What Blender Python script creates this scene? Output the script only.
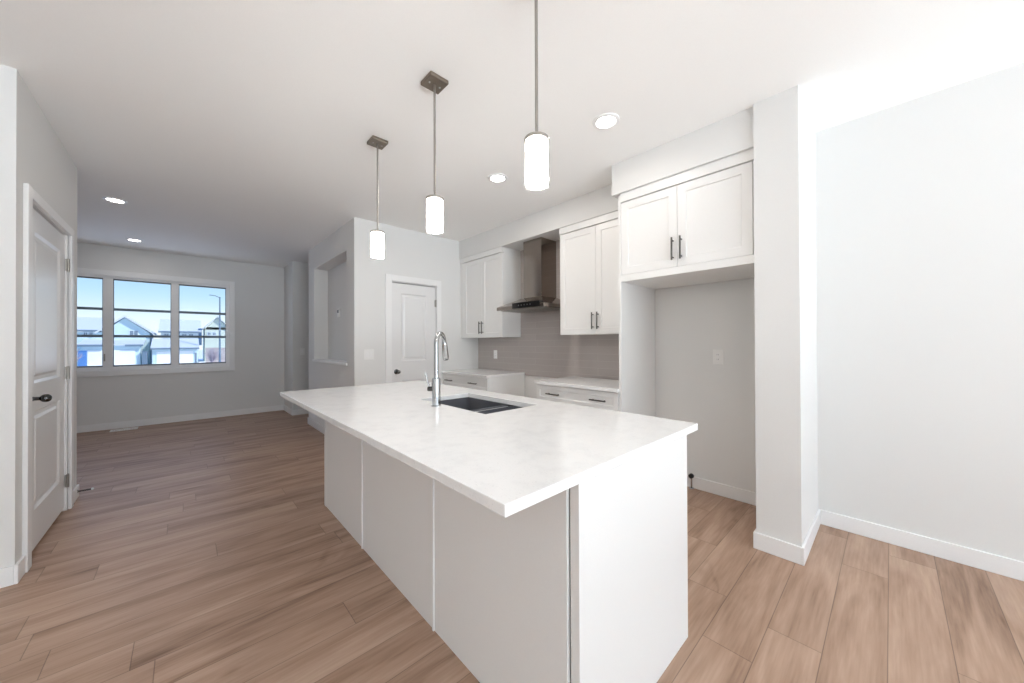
import bpy, bmesh, math, random
from mathutils import Matrix, Vector
for o in list(bpy.data.objects): bpy.data.objects.remove(o)
SC = bpy.context.scene
COL = SC.collection
PI = math.pi
random.seed(4)

# ------------------------------------------------------------------ camera
CAM_H = 1.265
YAW, PIT, ROL, FPX = math.radians(42.907), math.radians(.291), math.radians(-.2094), 351.856
fw = Vector((math.sin(YAW)*math.cos(PIT), math.cos(YAW)*math.cos(PIT), math.sin(PIT)))
rt = Vector((math.cos(YAW), -math.sin(YAW), 0)); up = rt.cross(fw)
rt2 = rt*math.cos(ROL)+up*math.sin(ROL); up2 = -rt*math.sin(ROL)+up*math.cos(ROL)
cd = bpy.data.cameras.new('camera'); cam = bpy.data.objects.new('camera', cd); COL.objects.link(cam)
cam.matrix_world = Matrix(((rt2.x, up2.x, -fw.x, 0), (rt2.y, up2.y, -fw.y, 0), (rt2.z, up2.z, -fw.z, CAM_H), (0, 0, 0, 1)))
cd.sensor_width = 36; cd.lens = FPX/1024*36; cd.clip_start = .02; cd.clip_end = 600
SC.camera = cam

# ------------------------------------------------------------------ world, sun, daylight, exposure
SC.view_settings.view_transform = 'Standard'; SC.view_settings.look = 'None'
SC.view_settings.gamma = 1; SC.view_settings.use_curve_mapping = False
SC.view_settings.exposure = 0.17
SC.cycles.use_denoising = True
SC.cycles.max_bounces = 14; SC.cycles.diffuse_bounces = 8; SC.cycles.glossy_bounces = 6; SC.cycles.transparent_max_bounces = 16
SC.cycles.sample_clamp_indirect = 6
w = bpy.data.worlds.new('sky'); SC.world = w; w.use_nodes = True
nt = w.node_tree; nt.nodes.clear()
wo = nt.nodes.new('ShaderNodeOutputWorld'); bg = nt.nodes.new('ShaderNodeBackground')
tc = nt.nodes.new('ShaderNodeTexCoord'); sx = nt.nodes.new('ShaderNodeSeparateXYZ'); cr = nt.nodes.new('ShaderNodeValToRGB')
nt.links.new(tc.outputs['Generated'], sx.inputs[0]); nt.links.new(sx.outputs['Z'], cr.inputs[0])
e = cr.color_ramp.elements
e[0].position = 0.0; e[0].color = (.90, .97, 1.0, 1)
e[1].position = .6; e[1].color = (.10, .28, .75, 1)
for ps, c in ((.05, (.82, .94, 1.0, 1)), (.10, (.54, .78, 1.0, 1)), (.18, (.30, .57, .95, 1))):
    q = e.new(ps); q.color = c
nt.links.new(cr.outputs[0], bg.inputs[0]); bg.inputs[1].default_value = 1.0
nt.links.new(bg.outputs[0], wo.inputs[0])

def lamp(name, kind, loc, direction, energy, color, **kw):
    d = bpy.data.lights.new(name, kind); o = bpy.data.objects.new(name, d); COL.objects.link(o)
    o.location = loc; o.rotation_euler = Vector(direction).to_track_quat('-Z', 'Y').to_euler()
    d.energy = energy; d.color = color
    for k, v in kw.items(): setattr(d, k, v)
    return o
lamp('sun', 'SUN', (-20, -10, 30), (-.52, .52, -.68), 3.2, (1, .97, .92), angle=.01)
# area lamps standing in for daylight by the big patio window of the dining end (behind the camera) and by the living room window
lamp('patio_sky', 'AREA', (.2, -5.35, 1.35), (0, 1, .06), 80, (.82, .92, 1.0), shape='RECTANGLE', size=4.8, size_y=2.3)
lamp('patio_bounce_fill', 'AREA', (.2, -6.5, .02), (0, .001, 1), 1240, (.90, .96, .99), shape='RECTANGLE', size=5.6, size_y=2.6)  # added upward fill lamp that brightens the ceiling, standing in for ground bounce
lamp('front_window_sky', 'AREA', (-.47, 8.35, 1.6), (0, -1, -.05), 7, (.88, .92, 1.0), shape='RECTANGLE', size=2.1, size_y=1.4)
lamp('front_bounce_fill', 'AREA', (-.47, 8.9, .3), (0, -.6, .8), 9, (1.0, .98, .97), shape='RECTANGLE', size=3.0, size_y=1.0)  # added fill lamp aimed up through the window, in place of ground bounce

# ------------------------------------------------------------------ materials
MATS = {}
def mat(name, color, rough=.5, metal=0, spec=.5, emit=None, estr=0, bump=0, bscale=200, coat=0):
    m = bpy.data.materials.new(name); m.use_nodes = True; n = m.node_tree; b = n.nodes['Principled BSDF']
    b.inputs['Base Color'].default_value = (*color, 1); b.inputs['Roughness'].default_value = rough
    b.inputs['Metallic'].default_value = metal; b.inputs['Specular IOR Level'].default_value = spec
    if coat: b.inputs['Coat Weight'].default_value = coat; b.inputs['Coat Roughness'].default_value = .05
    if emit: b.inputs['Emission Color'].default_value = (*emit, 1); b.inputs['Emission Strength'].default_value = estr
    # slight procedural tone variation + optional bump
    t = n.nodes.new('ShaderNodeTexCoord'); ns = n.nodes.new('ShaderNodeTexNoise'); ns.inputs['Scale'].default_value = bscale
    ns.inputs['Detail'].default_value = 2
    n.links.new(t.outputs['Object'], ns.inputs['Vector'])
    mx = n.nodes.new('ShaderNodeMix'); mx.data_type = 'RGBA'
    mx.inputs[6].default_value = (*[c*.97 for c in color], 1); mx.inputs[7].default_value = (*[min(1, c*1.02) for c in color], 1)
    n.links.new(ns.outputs['Fac'], mx.inputs[0]); n.links.new(mx.outputs[2], b.inputs['Base Color'])
    if bump:
        bp = n.nodes.new('ShaderNodeBump'); bp.inputs['Strength'].default_value = bump; bp.inputs['Distance'].default_value = .002
        n.links.new(ns.outputs['Fac'], bp.inputs['Height']); n.links.new(bp.outputs[0], b.inputs['Normal'])
    MATS[name] = m; return m

M_WALL = mat('wall_paint', (.76, .76, .75), .75, spec=.25, bump=.12, bscale=260)
M_CEIL = mat('ceiling_paint', (.93, .93, .92), .9, spec=.1, bump=.2, bscale=180)
M_TRIM = mat('trim_paint', (.86, .86, .86), .35)
M_DOOR = mat('door_paint', (.80, .80, .80), .3)
M_CAB = mat('cabinet_white', (.82, .82, .81), .32)
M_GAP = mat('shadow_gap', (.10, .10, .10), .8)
M_STEEL = mat('stainless_steel', (.29, .25, .22), .11, 1)
M_CHROME = mat('chrome', (.52, .53, .54), .10, 1)
M_NICKEL = mat('brushed_nickel', (.42, .40, .37), .30, 1)
M_BRONZE = mat('dark_canopy_metal', (.26, .22, .18), .38, 1)
M_PULL = mat('pull_metal', (.13, .125, .12), .35, 1)
M_BLACK = mat('black_glass', (.008, .008, .008), .08)
M_BKNOB = mat('dark_knob', (.10, .10, .10), .14, 1)
M_SINK = mat('sink_composite', (.11, .115, .13), .3)
M_SADDLE = mat('brushed_steel', (.62, .62, .62), .38, 1)
M_PLATE = mat('white_plastic', (.85, .85, .84), .35)
M_RUBBER = mat('black_rubber', (.01, .01, .01), .6)
M_OPAL = mat('opal_glass', (.85, .84, .82), .3, emit=(1, .95, .88), estr=26)
M_BULB = mat('can_diffuser', (.9, .9, .9), .5, emit=(1, .97, .93), estr=14)
M_SIDE = mat('pale_siding', (.62, .76, .79), .8)
M_SIDE2 = mat('white_siding', (.68, .76, .79), .8)
M_SIDE3 = mat('cream_siding', (.66, .72, .62), .8)
M_ROOF = mat('pale_shingles', (.64, .68, .70), .9)
M_NAVY = mat('navy_cladding', (.06, .13, .24), .8)
M_GDOOR = mat('garage_door_white', (.92, .92, .90), .6)
M_SNOW = mat('ground_snow', (.82, .84, .88), .9, bscale=.5)
M_FENCE = mat('weathered_fence', (.50, .42, .41), .9)
M_TWIG = mat('bare_twigs', (.45, .38, .42), .9)
M_BLUE = mat('blue_tarp', (.10, .25, .55), .6)
M_POST = mat('grey_post', (.16, .22, .28), .5)
M_HGLASS = mat('house_window_glass', (.20, .26, .32), .1)
M_GASK = mat('grey_gasket', (.16, .17, .18), .6)

def glass_mat(name, fac, tint=(1, 1, 1)):
    m = bpy.data.materials.new(name); m.use_nodes = True; n = m.node_tree; n.nodes.clear()
    o = n.nodes.new('ShaderNodeOutputMaterial'); mx = n.nodes.new('ShaderNodeMixShader'); t = n.nodes.new('ShaderNodeBsdfTransparent')
    g = n.nodes.new('ShaderNodeBsdfGlossy'); g.inputs['Roughness'].default_value = .02; t.inputs[0].default_value = (*tint, 1)
    lw = n.nodes.new('ShaderNodeLayerWeight'); lw.inputs[0].default_value = .5
    p = n.nodes.new('ShaderNodeMath'); p.operation = 'POWER'; p.inputs[1].default_value = 4; n.links.new(lw.outputs['Facing'], p.inputs[0])
    q = n.nodes.new('ShaderNodeMath'); q.operation = 'MULTIPLY_ADD'; q.inputs[1].default_value = fac; q.inputs[2].default_value = .008; n.links.new(p.outputs[0], q.inputs[0])
    n.links.new(q.outputs[0], mx.inputs[0]); n.links.new(t.outputs[0], mx.inputs[1]); n.links.new(g.outputs[0], mx.inputs[2])
    n.links.new(mx.outputs[0], o.inputs[0]); return m
M_GLASS = glass_mat('window_glass', .25, (.97, .99, 1))
M_SLEEVE = glass_mat('clear_glass', .45, (.97, .97, .97))

def floor_mat():
    m = bpy.data.materials.new('plank_floor'); m.use_nodes = True; n = m.node_tree; L = n.links.new; b = n.nodes['Principled BSDF']
    def N(t, **k):
        x = n.nodes.new(t)
        for a, v in k.items(): setattr(x, a, v)
        return x
    def MA(op, a, b_=None, c=None):
        x = N('ShaderNodeMath', operation=op)
        for i, v in enumerate((a, b_, c)):
            if v is None: continue
            if isinstance(v, (int, float)): x.inputs[i].default_value = v
            else: L(v, x.inputs[i])
        return x.outputs[0]
    tc = N('ShaderNodeTexCoord'); s = N('ShaderNodeSeparateXYZ'); L(tc.outputs['Object'], s.inputs[0])
    PW, PL = .182, 1.22
    v = MA('DIVIDE', MA('SUBTRACT', s.outputs['Y'], .0155), PW)
    row = MA('FLOOR', v); fy = MA('FRACT', v)
    wn = N('ShaderNodeTexWhiteNoise', noise_dimensions='1D'); L(row, wn.inputs['W'])
    u = MA('DIVIDE', MA('ADD', s.outputs['X'], MA('MULTIPLY', wn.outputs['Value'], PL*3)), PL)
    colm = MA('FLOOR', u); fx = MA('FRACT', u)
    cv = N('ShaderNodeCombineXYZ'); L(row, cv.inputs[0]); L(colm, cv.inputs[1])
    wp = N('ShaderNodeTexWhiteNoise', noise_dimensions='2D'); L(cv.outputs[0], wp.inputs['Vector'])
    rnd = wp.outputs['Value']
    # grain coordinates, shifted for every plank
    gv = N('ShaderNodeCombineXYZ')
    L(MA('ADD', MA('MULTIPLY', s.outputs['X'], .8), MA('MULTIPLY', rnd, 37)), gv.inputs[0])
    L(MA('ADD', MA('MULTIPLY', s.outputs['Y'], 5.5), MA('MULTIPLY', rnd, 91)), gv.inputs[1])
    n1 = N('ShaderNodeTexNoise'); n1.inputs['Scale'].default_value = 1.5; n1.inputs['Detail'].default_value = 5; n1.inputs['Distortion'].default_value = .9
    L(gv.outputs[0], n1.inputs['Vector'])
    gv2 = N('ShaderNodeVectorMath', operation='MULTIPLY'); gv2.inputs[1].default_value = (3, 7, 1); L(gv.outputs[0], gv2.inputs[0])
    n2 = N('ShaderNodeTexNoise'); n2.inputs['Scale'].default_value = 2.2; n2.inputs['Detail'].default_value = 6; L(gv2.outputs[0], n2.inputs['Vector'])
    # cathedral rings
    gv3 = N('ShaderNodeVectorMath', operation='MULTIPLY'); gv3.inputs[1].default_value = (.9, .55, 1); L(gv.outputs[0], gv3.inputs[0])
    n3 = N('ShaderNodeTexNoise'); n3.inputs['Scale'].default_value = 1.0; n3.inputs['Detail'].default_value = 2; n3.inputs['Distortion'].default_value = 1.5; L(gv3.outputs[0], n3.inputs['Vector'])
    ring = MA('MULTIPLY', MA('ADD', MA('SINE', MA('MULTIPLY', n3.outputs['Fac'], 60)), 1), .5)
    rmask = N('ShaderNodeMapRange'); rmask.inputs[1].default_value = .56; rmask.inputs[2].default_value = .70; L(n3.outputs['Fac'], rmask.inputs[0])
    # knots
    kv = N('ShaderNodeCombineXYZ')
    L(MA('ADD', MA('MULTIPLY', s.outputs['X'], 1.0), MA('MULTIPLY', rnd, 13)), kv.inputs[0]); L(MA('MULTIPLY', s.outputs['Y'], 1.8), kv.inputs[1])
    vk = N('ShaderNodeTexVoronoi'); vk.inputs['Scale'].default_value = 1.5; L(kv.outputs[0], vk.inputs['Vector'])
    kn = N('ShaderNodeMapRange'); kn.inputs[1].default_value = .012; kn.inputs[2].default_value = .075; kn.inputs[3].default_value = 1; kn.inputs[4].default_value = 0
    L(vk.outputs['Distance'], kn.inputs[0])
    ramp = N('ShaderNodeValToRGB'); els = ramp.color_ramp.elements
    els[0].position = .24; els[0].color = (.165, .092, .057, 1)
    els[1].position = .76; els[1].color = (.56, .395, .297, 1)
    q = els.new(.46); q.color = (.375, .242, .171, 1)
    t = MA('ADD', MA('MULTIPLY', n1.outputs['Fac'], .72), MA('MULTIPLY', n2.outputs['Fac'], .28))
    t = MA('SUBTRACT', t, MA('MULTIPLY', MA('MULTIPLY', ring, rmask.outputs[0]), .10))
    t = MA('SUBTRACT', t, MA('MULTIPLY', kn.outputs[0], .16))
    t = MA('ADD', t, MA('MULTIPLY', MA('SUBTRACT', rnd, .5), .09))
    L(t, ramp.inputs[0])
    # gaps
    ey = MA('MULTIPLY', MA('MINIMUM', fy, MA('SUBTRACT', 1, fy)), PW)
    ex = MA('MULTIPLY', MA('MINIMUM', fx, MA('SUBTRACT', 1, fx)), PL)
    edge = MA('MINIMUM', ey, ex)
    gp = N('ShaderNodeMapRange'); gp.inputs[1].default_value = .0009; gp.inputs[2].default_value = .0024; gp.inputs[3].default_value = .56; gp.inputs[4].default_value = 1
    L(edge, gp.inputs[0])
    mu = N('ShaderNodeVectorMath', operation='SCALE'); L(ramp.outputs[0], mu.inputs[0]); L(gp.outputs[0], mu.inputs['Scale'])
    L(mu.outputs[0], b.inputs['Base Color'])
    b.inputs['Roughness'].default_value = .42; b.inputs['Specular IOR Level'].default_value = .35
    bp = N('ShaderNodeBump'); bp.inputs['Strength'].default_value = .25; bp.inputs['Distance'].default_value = .002
    L(MA('ADD', MA('MULTIPLY', n2.outputs['Fac'], .3), gp.outputs[0]), bp.inputs['Height']); L(bp.outputs[0], b.inputs['Normal'])
    return m
M_FLOOR = floor_mat()

def quartz_mat():
    m = bpy.data.materials.new('white_quartz'); m.use_nodes = True; n = m.node_tree; L = n.links.new; b = n.nodes['Principled BSDF']
    tc = n.nodes.new('ShaderNodeTexCoord')
    vo = n.nodes.new('ShaderNodeTexVoronoi'); vo.inputs['Scale'].default_value = 260; L(tc.outputs['Object'], vo.inputs['Vector'])
    ns = n.nodes.new('ShaderNodeTexNoise'); ns.inputs['Scale'].default_value = 14; ns.inputs['Detail'].default_value = 6; L(tc.outputs['Object'], ns.inputs['Vector'])
    r = n.nodes.new('ShaderNodeValToRGB'); r.color_ramp.elements[0].position = .25; r.color_ramp.elements[0].color = (.82, .82, .825, 1)
    r.color_ramp.elements[1].position = .52; r.color_ramp.elements[1].color = (.89, .89, .89, 1); L(ns.outputs['Fac'], r.inputs[0])
    r2 = n.nodes.new('ShaderNodeValToRGB'); r2.color_ramp.elements[0].position = .0; r2.color_ramp.elements[0].color = (.88, .88, .88, 1)
    r2.color_ramp.elements[1].position = .22; r2.color_ramp.elements[1].color = (1, 1, 1, 1); L(vo.outputs['Color'], r2.inputs[0])
    mx = n.nodes.new('ShaderNodeMix'); mx.data_type = 'RGBA'; mx.blend_type = 'MULTIPLY'; mx.inputs[0].default_value = 1
    L(r.outputs[0], mx.inputs[6]); L(r2.outputs[0], mx.inputs[7]); L(mx.outputs[2], b.inputs['Base Color'])
    b.inputs['Roughness'].default_value = .13; return m
M_QUARTZ = quartz_mat()

def tile_mat():
    m = bpy.data.materials.new('taupe_tile'); m.use_nodes = True; n = m.node_tree; L = n.links.new; b = n.nodes['Principled BSDF']
    tc = n.nodes.new('ShaderNodeTexCoord'); s = n.nodes.new('ShaderNodeSeparateXYZ'); c = n.nodes.new('ShaderNodeCombineXYZ')
    L(tc.outputs['Object'], s.inputs[0]); L(s.outputs['Y'], c.inputs[0]); L(s.outputs['Z'], c.inputs[1])
    br = n.nodes.new('ShaderNodeTexBrick'); br.offset = .5; br.inputs['Scale'].default_value = 1
    br.inputs['Brick Width'].default_value = .61; br.inputs['Row Height'].default_value = .0765; br.inputs['Mortar Size'].default_value = .0014
    br.inputs['Color1'].default_value = (.46, .42, .40, 1); br.inputs['Color2'].default_value = (.435, .395, .375, 1); br.inputs['Mortar'].default_value = (.55, .51, .49, 1)
    L(c.outputs[0], br.inputs['Vector']); L(br.outputs['Color'], b.inputs['Base Color'])
    b.inputs['Roughness'].default_value = .18
    bp = n.nodes.new('ShaderNodeBump'); bp.inputs['Strength'].default_value = .4; bp.inputs['Distance'].default_value = .001; bp.invert = True
    L(br.outputs['Fac'], bp.inputs['Height']); L(bp.outputs[0], b.inputs['Normal']); return m
M_TILE = tile_mat()

# ------------------------------------------------------------------ helpers (all geometry is authored in world coordinates)
WM = {}
def box(bm, x0, x1, y0, y1, z0, z1):
    v = [bm.verts.new((x, y, z)) for z in (z0, z1) for y in (y0, y1) for x in (x0, x1)]
    for f in ((0, 2, 3, 1), (4, 5, 7, 6), (0, 1, 5, 4), (2, 6, 7, 3), (0, 4, 6, 2), (1, 3, 7, 5)): bm.faces.new([v[i] for i in f])
    return v
def poly_prism(bm, pts, a, b, axis):
    """extrude a 2D outline along an axis; pts are the two other coordinates in xyz order"""
    def P(p, t):
        return {'x': (t, p[0], p[1]), 'y': (p[0], t, p[1]), 'z': (p[0], p[1], t)}[axis]
    A = [bm.verts.new(P(p, a)) for p in pts]; B = [bm.verts.new(P(p, b)) for p in pts]
    k = len(pts); bm.faces.new(A); bm.faces.new(B[::-1])
    for i in range(k): bm.faces.new((A[i], B[i], B[(i+1) % k], A[(i+1) % k]))
def tube(bm, path, rad, seg=14, cap=True):
    path = [Vector(p) for p in path]; rings = []
    ref = None
    for i, p in enumerate(path):
        d = (path[min(i+1, len(path)-1)]-path[max(i-1, 0)]).normalized()
        if ref is None or abs(ref.dot(d)) > .98: ref = Vector((0, 0, 1)) if abs(d.z) < .9 else Vector((1, 0, 0))
        u = d.cross(ref).normalized(); v = d.cross(u).normalized(); ref = u.cross(d).normalized() if False else ref
        r = rad[i] if isinstance(rad, (list, tuple)) else rad
        rings.append([bm.verts.new(p+u*r*math.cos(2*PI*k/seg)+v*r*math.sin(2*PI*k/seg)) for k in range(seg)])
    for a, b in zip(rings, rings[1:]):
        for k in range(seg): bm.faces.new((a[k], a[(k+1) % seg], b[(k+1) % seg], b[k]))
    if cap: bm.faces.new(rings[0]); bm.faces.new(rings[-1])
def lathe(bm, prof, c, axis=(0, 0, 1), seg=32, close=False):
    q = Vector((0, 0, 1)).rotation_difference(Vector(axis)); c = Vector(c); rings = []
    for r, h in prof:
        if r < 1e-6: rings.append([bm.verts.new(c+q @ Vector((0, 0, h)))])
        else: rings.append([bm.verts.new(c+q @ Vector((r*math.cos(2*PI*k/seg), r*math.sin(2*PI*k/seg), h))) for k in range(seg)])
    pr = list(zip(rings, rings[1:]))
    if close: pr.append((rings[-1], rings[0]))
    for a, b in pr:
        for k in range(seg):
            k2 = (k+1) % seg
            if len(a) == 1 and len(b) == 1: continue
            if len(a) == 1: bm.faces.new((a[0], b[k], b[k2]))
            elif len(b) == 1: bm.faces.new((a[k], b[0], a[k2]))
            else: bm.faces.new((a[k], b[k], b[k2], a[k2]))
def obj(name, bm, m, parent=None, bevel=0, smooth=False, origin=None, seg=2):
    inv = WM[parent.name].inverted() if parent else (Matrix.Translation(origin).inverted() if origin else Matrix())
    bm.transform(inv)
    bmesh.ops.recalc_face_normals(bm, faces=bm.faces)
    me = bpy.data.meshes.new(name); bm.to_mesh(me); bm.free(); me.materials.append(m)
    o = bpy.data.objects.new(name, me); COL.objects.link(o)
    if parent: o.parent = parent; WM[o.name] = WM[parent.name]
    else:
        if origin: o.location = origin
        WM[o.name] = Matrix.Translation(origin) if origin else Matrix()
    if smooth:
        for f in me.polygons: f.use_smooth = True
        es = me.attributes.new('sharp_edge', 'BOOLEAN', 'EDGE') if 'sharp_edge' not in me.attributes else me.attributes['sharp_edge']
        bm2 = bmesh.new(); bm2.from_mesh(me)
        for ed in bm2.edges:
            if len(ed.link_faces) == 2 and ed.calc_face_angle(0) > math.radians(38): ed.smooth = False
        bm2.to_mesh(me); bm2.free()
    if bevel:
        md = o.modifiers.new('bevel', 'BEVEL'); md.width = bevel; md.segments = seg; md.limit_method = 'ANGLE'; md.angle_limit = math.radians(40)
    return o
def BM(*boxes):
    bm = bmesh.new()
    for b in boxes: box(bm, *b)
    return bm
def tag(o, label=None, cat=None, group=None, kind=None):
    if label: o['label'] = label
    if cat: o['category'] = cat
    if group: o['group'] = group
    if kind: o['kind'] = kind
    return o
def thing(name, label, cat, loc, group=None, kind=None):
    o = bpy.data.objects.new(name, None); COL.objects.link(o); o.location = loc; o.empty_display_size = .05
    WM[o.name] = Matrix.Translation(loc)
    return tag(o, label, cat, group, kind)
def copy_thing(o, delta, label=None):
    r = o.copy(); COL.objects.link(r); r.location = Vector(o.location)+Vector(delta)
    WM[r.name] = Matrix.Translation(r.location)
    if label: r['label'] = label
    for ch in list(o.children):
        c = ch.copy(); COL.objects.link(c); c.parent = r
        for g in list(ch.children):
            d = g.copy(); COL.objects.link(d); d.parent = c
    return r
def struct(name, bm, m, bevel=0, label=None, cat=None):
    return tag(obj(name, bm, m, bevel=bevel), label, cat, None, 'structure')

# frames for fronts: local x = width, local -y = outwards, z = up
def F_kitchen(X, Y, Z=0): return Matrix.Translation((X, Y, Z)) @ Matrix.Rotation(-PI/2, 4, 'Z')   # faces -X, x runs to -Y
def F_left(X, Y, Z=0): return Matrix.Translation((X, Y, Z)) @ Matrix.Rotation(PI/2, 4, 'Z')       # faces +X, x runs to +Y
def F_front(X, Y, Z=0): return Matrix.Translation((X, Y, Z))                                       # faces -Y
def panel_front(T, w_, h, t, panels, steps):
    """slab w_ x h x t with recessed panels [(x0,x1,z0,z1)], each panel stepped by [(inset, depth)] into / out of the face"""
    bm = bmesh.new()
    xs = sorted({0, w_, *[p[0] for p in panels], *[p[1] for p in panels]}); zs = sorted({0, h, *[p[2] for p in panels], *[p[3] for p in panels]})
    g = {(i, j): bm.verts.new((x, 0, z)) for i, x in enumerate(xs) for j, z in enumerate(zs)}
    cells = []
    for i in range(len(xs)-1):
        for j in range(len(zs)-1):
            f = bm.faces.new((g[i, j], g[i+1, j], g[i+1, j+1], g[i, j+1]))
            for p in panels:
                if xs[i] >= p[0]-1e-6 and xs[i+1] <= p[1]+1e-6 and zs[j] >= p[2]-1e-6 and zs[j+1] <= p[3]+1e-6: cells.append((p, f))
    bnd = [e_ for e_ in bm.edges if len(e_.link_faces) == 1]
    r = bmesh.ops.extrude_edge_only(bm, edges=bnd); nv = [v for v in r['geom'] if isinstance(v, bmesh.types.BMVert)]
    bmesh.ops.translate(bm, verts=nv, vec=(0, t, 0))
    bmesh.ops.contextual_create(bm, geom=[e_ for e_ in r['geom'] if isinstance(e_, bmesh.types.BMEdge)])
    for p in panels:
        fs = [f for q, f in cells if q is p and f.is_valid]
        if len(fs) > 1: fs = bmesh.ops.dissolve_faces(bm, faces=fs)['region']
        for ins, dep in steps:
            bmesh.ops.inset_region(bm, faces=fs, thickness=ins, depth=0, use_even_offset=True)
            bmesh.ops.translate(bm, verts=list({v for f in fs for v in f.verts}), vec=(0, dep, 0))
    bm.transform(T); return bm
SHAKER = [(.002, .0), (.003, .007)]
def shaker(T, w_, h, rail=.058, t=.02): return panel_front(T, w_, h, t, [(rail, w_-rail, rail, h-rail)], SHAKER)
RAISED = [(.014, .012), (.022, 0), (.018, -.007)]
def bar_pull(T, x, z, L, vert=True, r=.0065, off=.030):
    bm = bmesh.new()
    d = Vector((0, 0, 1)) if vert else Vector((1, 0, 0)); c = Vector((x, -off, z))
    tube(bm, [c-d*L/2, c+d*L/2], r, 10)
    for s in (-1, 1): tube(bm, [c+d*s*(L/2-.022), c+d*s*(L/2-.022)+Vector((0, off+.001, 0))], r*.85, 10)
    bm.transform(T); return bm

# ------------------------------------------------------------------ the shell
H = 2.74
XR, XL, YB, YW = 3.25, -3.3, -5.0, 7.95
struct('floor', BM((XL-.1, XR+.1, YB-.1, YW+.15, -.12, 0)), M_FLOOR, label='light brown wood plank floor', cat='floor')
struct('ceiling', BM((XL-.1, XR+.1, YB-.1, YW+.15, H, H+.15)), M_CEIL, label='white ceiling with slim round lights', cat='ceiling')
struct('wall_right', BM((XR, XR+.1, YB-.1, YW+.15, 0, H)), M_WALL, label='plain pale wall on the right', cat='wall')
struct('wall_stub', BM((2.575, XR, .352, .57, 0, H)), M_WALL, label='short wall end beside the refrigerator alcove', cat='wall')
PW = 4.235
NX = 1.44
PD0, PD1, PDZ = 1.886, 2.517, 2.047          # pantry door opening
struct('wall_pantry', BM((NX, PD0, PW, PW+.1, 0, H), (PD1, XR, PW, PW+.1, 0, H), (PD0, PD1, PW, PW+.1, PDZ, H)), M_WALL, label='pale wall holding the pantry door', cat='wall')
NY0, NY1, NZ0, NZ1, NYE = 4.50, 5.96, 1.03, 2.405, 6.30
NB = NX+.19
struct('wall_niche', BM((NX, NB, PW+.1, NY0, 0, H), (NX, NB, NY1, NYE, 0, H), (NX, NB, NY0, NY1, 0, NZ0), (NX, NB, NY0, NY1, NZ1, H), (NB, NB+.06, PW+.1, NYE, 0, H)), M_WALL, label='grey wall with a tall recessed niche', cat='wall')
struct('wall_hall', BM((1.40, 3.25, 7.22, YW+.1, 0, H)), M_WALL, label='pale wall end between hall opening and living room', cat='wall')
WX0, WX1, WZ0, WZ1 = -1.56, .575, .88, 2.30  # living room window opening
struct('wall_window', BM((XL, WX0, YW, YW+.15, 0, H), (WX1, 1.40, YW, YW+.15, 0, H), (WX0, WX1, YW, YW+.15, 0, WZ0), (WX0, WX1, YW, YW+.15, WZ1, H)), M_WALL, label='far grey wall around the living room window', cat='wall')
LD0, LD1, LDZ = 3.36, 4.305, 2.112           # left door opening
XD = -.66
struct('wall_closet', BM((XD-.1, XD, 3.17, LD0, 0, H), (XD-.1, XD, LD1, 4.62, 0, H), (XD-.1, XD, LD0, LD1, LDZ, H), (XL, XD-.1, 4.52, 4.62, 0, H)), M_WALL, label='left wall holding the white door', cat='wall')
struct('wall_near', BM((XL, XD-.1, 3.17, 3.27, 0, H)), M_WALL, label='bright wall end at the left edge', cat='wall')
struct('wall_left', BM((XL-.1, XL, YB-.1, YW+.15, 0, H)), M_WALL, label='left outer wall', cat='wall')
BX0, BX1, BZ0, BZ1 = -2.3, 2.7, .08, 2.35    # patio window opening, behind the camera
struct('wall_back', BM((XL, BX0, YB-.1, YB, 0, H), (BX1, XR, YB-.1, YB, 0, H), (BX0, BX1, YB-.1, YB, BZ1, H), (BX0, BX1, YB-.1, YB, 0, BZ0)), M_WALL, label='back wall around the patio window', cat='wall')
struct('bulkhead', BM((2.90, XR, 1.572, PW, 2.482, H), (2.60, XR, .57, 1.572, 2.490, H)), M_WALL, label='boxed bulkhead above the kitchen cabinets', cat='bulkhead')
bm = BM((3.24, XR, 1.535, PW, .85, 2.482))
struct('backsplash', bm, M_TILE, label='taupe horizontal tile backsplash behind the range hood', cat='backsplash')

# baseboards (100 mm, 13 mm thick)
BH, BT = .10, .013
def bb(name, *bx): struct(name, BM(*[(a, b, c, d, 0, BH) for a, b, c, d in bx]), M_TRIM, .003, 'white baseboard', 'baseboard')
bb('baseboard_right', (XR-BT, XR, YB, .352-BT))
bb('baseboard_stub', (2.575-BT, XR, .352-BT, .352), (2.575-BT, 2.575, .352, .57+BT), (2.575, XR-BT, .57, .57+BT))
bb('baseboard_alcove', (XR-BT, XR, .57+BT, 1.505))
bb('baseboard_pantry', (NX-BT, 1.808, PW-BT, PW), (2.592, 2.62, PW-BT, PW))
bb('baseboard_niche', (NX-BT, NX, PW, NYE+BT), (NX, NB+.06, NYE, NYE+BT))
bb('baseboard_hall', (1.40-BT, 3.2, 7.22-BT, 7.22), (1.40-BT, 1.40, 7.22, YW-BT))
bb('baseboard_window', (XL, 1.40-BT, YW-BT, YW))
bb('baseboard_closet', (XD, XD+BT, 3.17-BT, 3.275), (XD, XD+BT, 4.385, 4.62+BT))
bb('baseboard_near', (XL, XD, 3.17-BT, 3.17), (XL, XD, 4.62, 4.62+BT))

# niche ledge cap
struct('trim_1', BM((NX-.022, NB, NY0-.03, NY1+.03, NZ0-.028, NZ0+.004)), M_TRIM, .004, 'white ledge capping the bottom of the wall niche', 'ledge')

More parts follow.
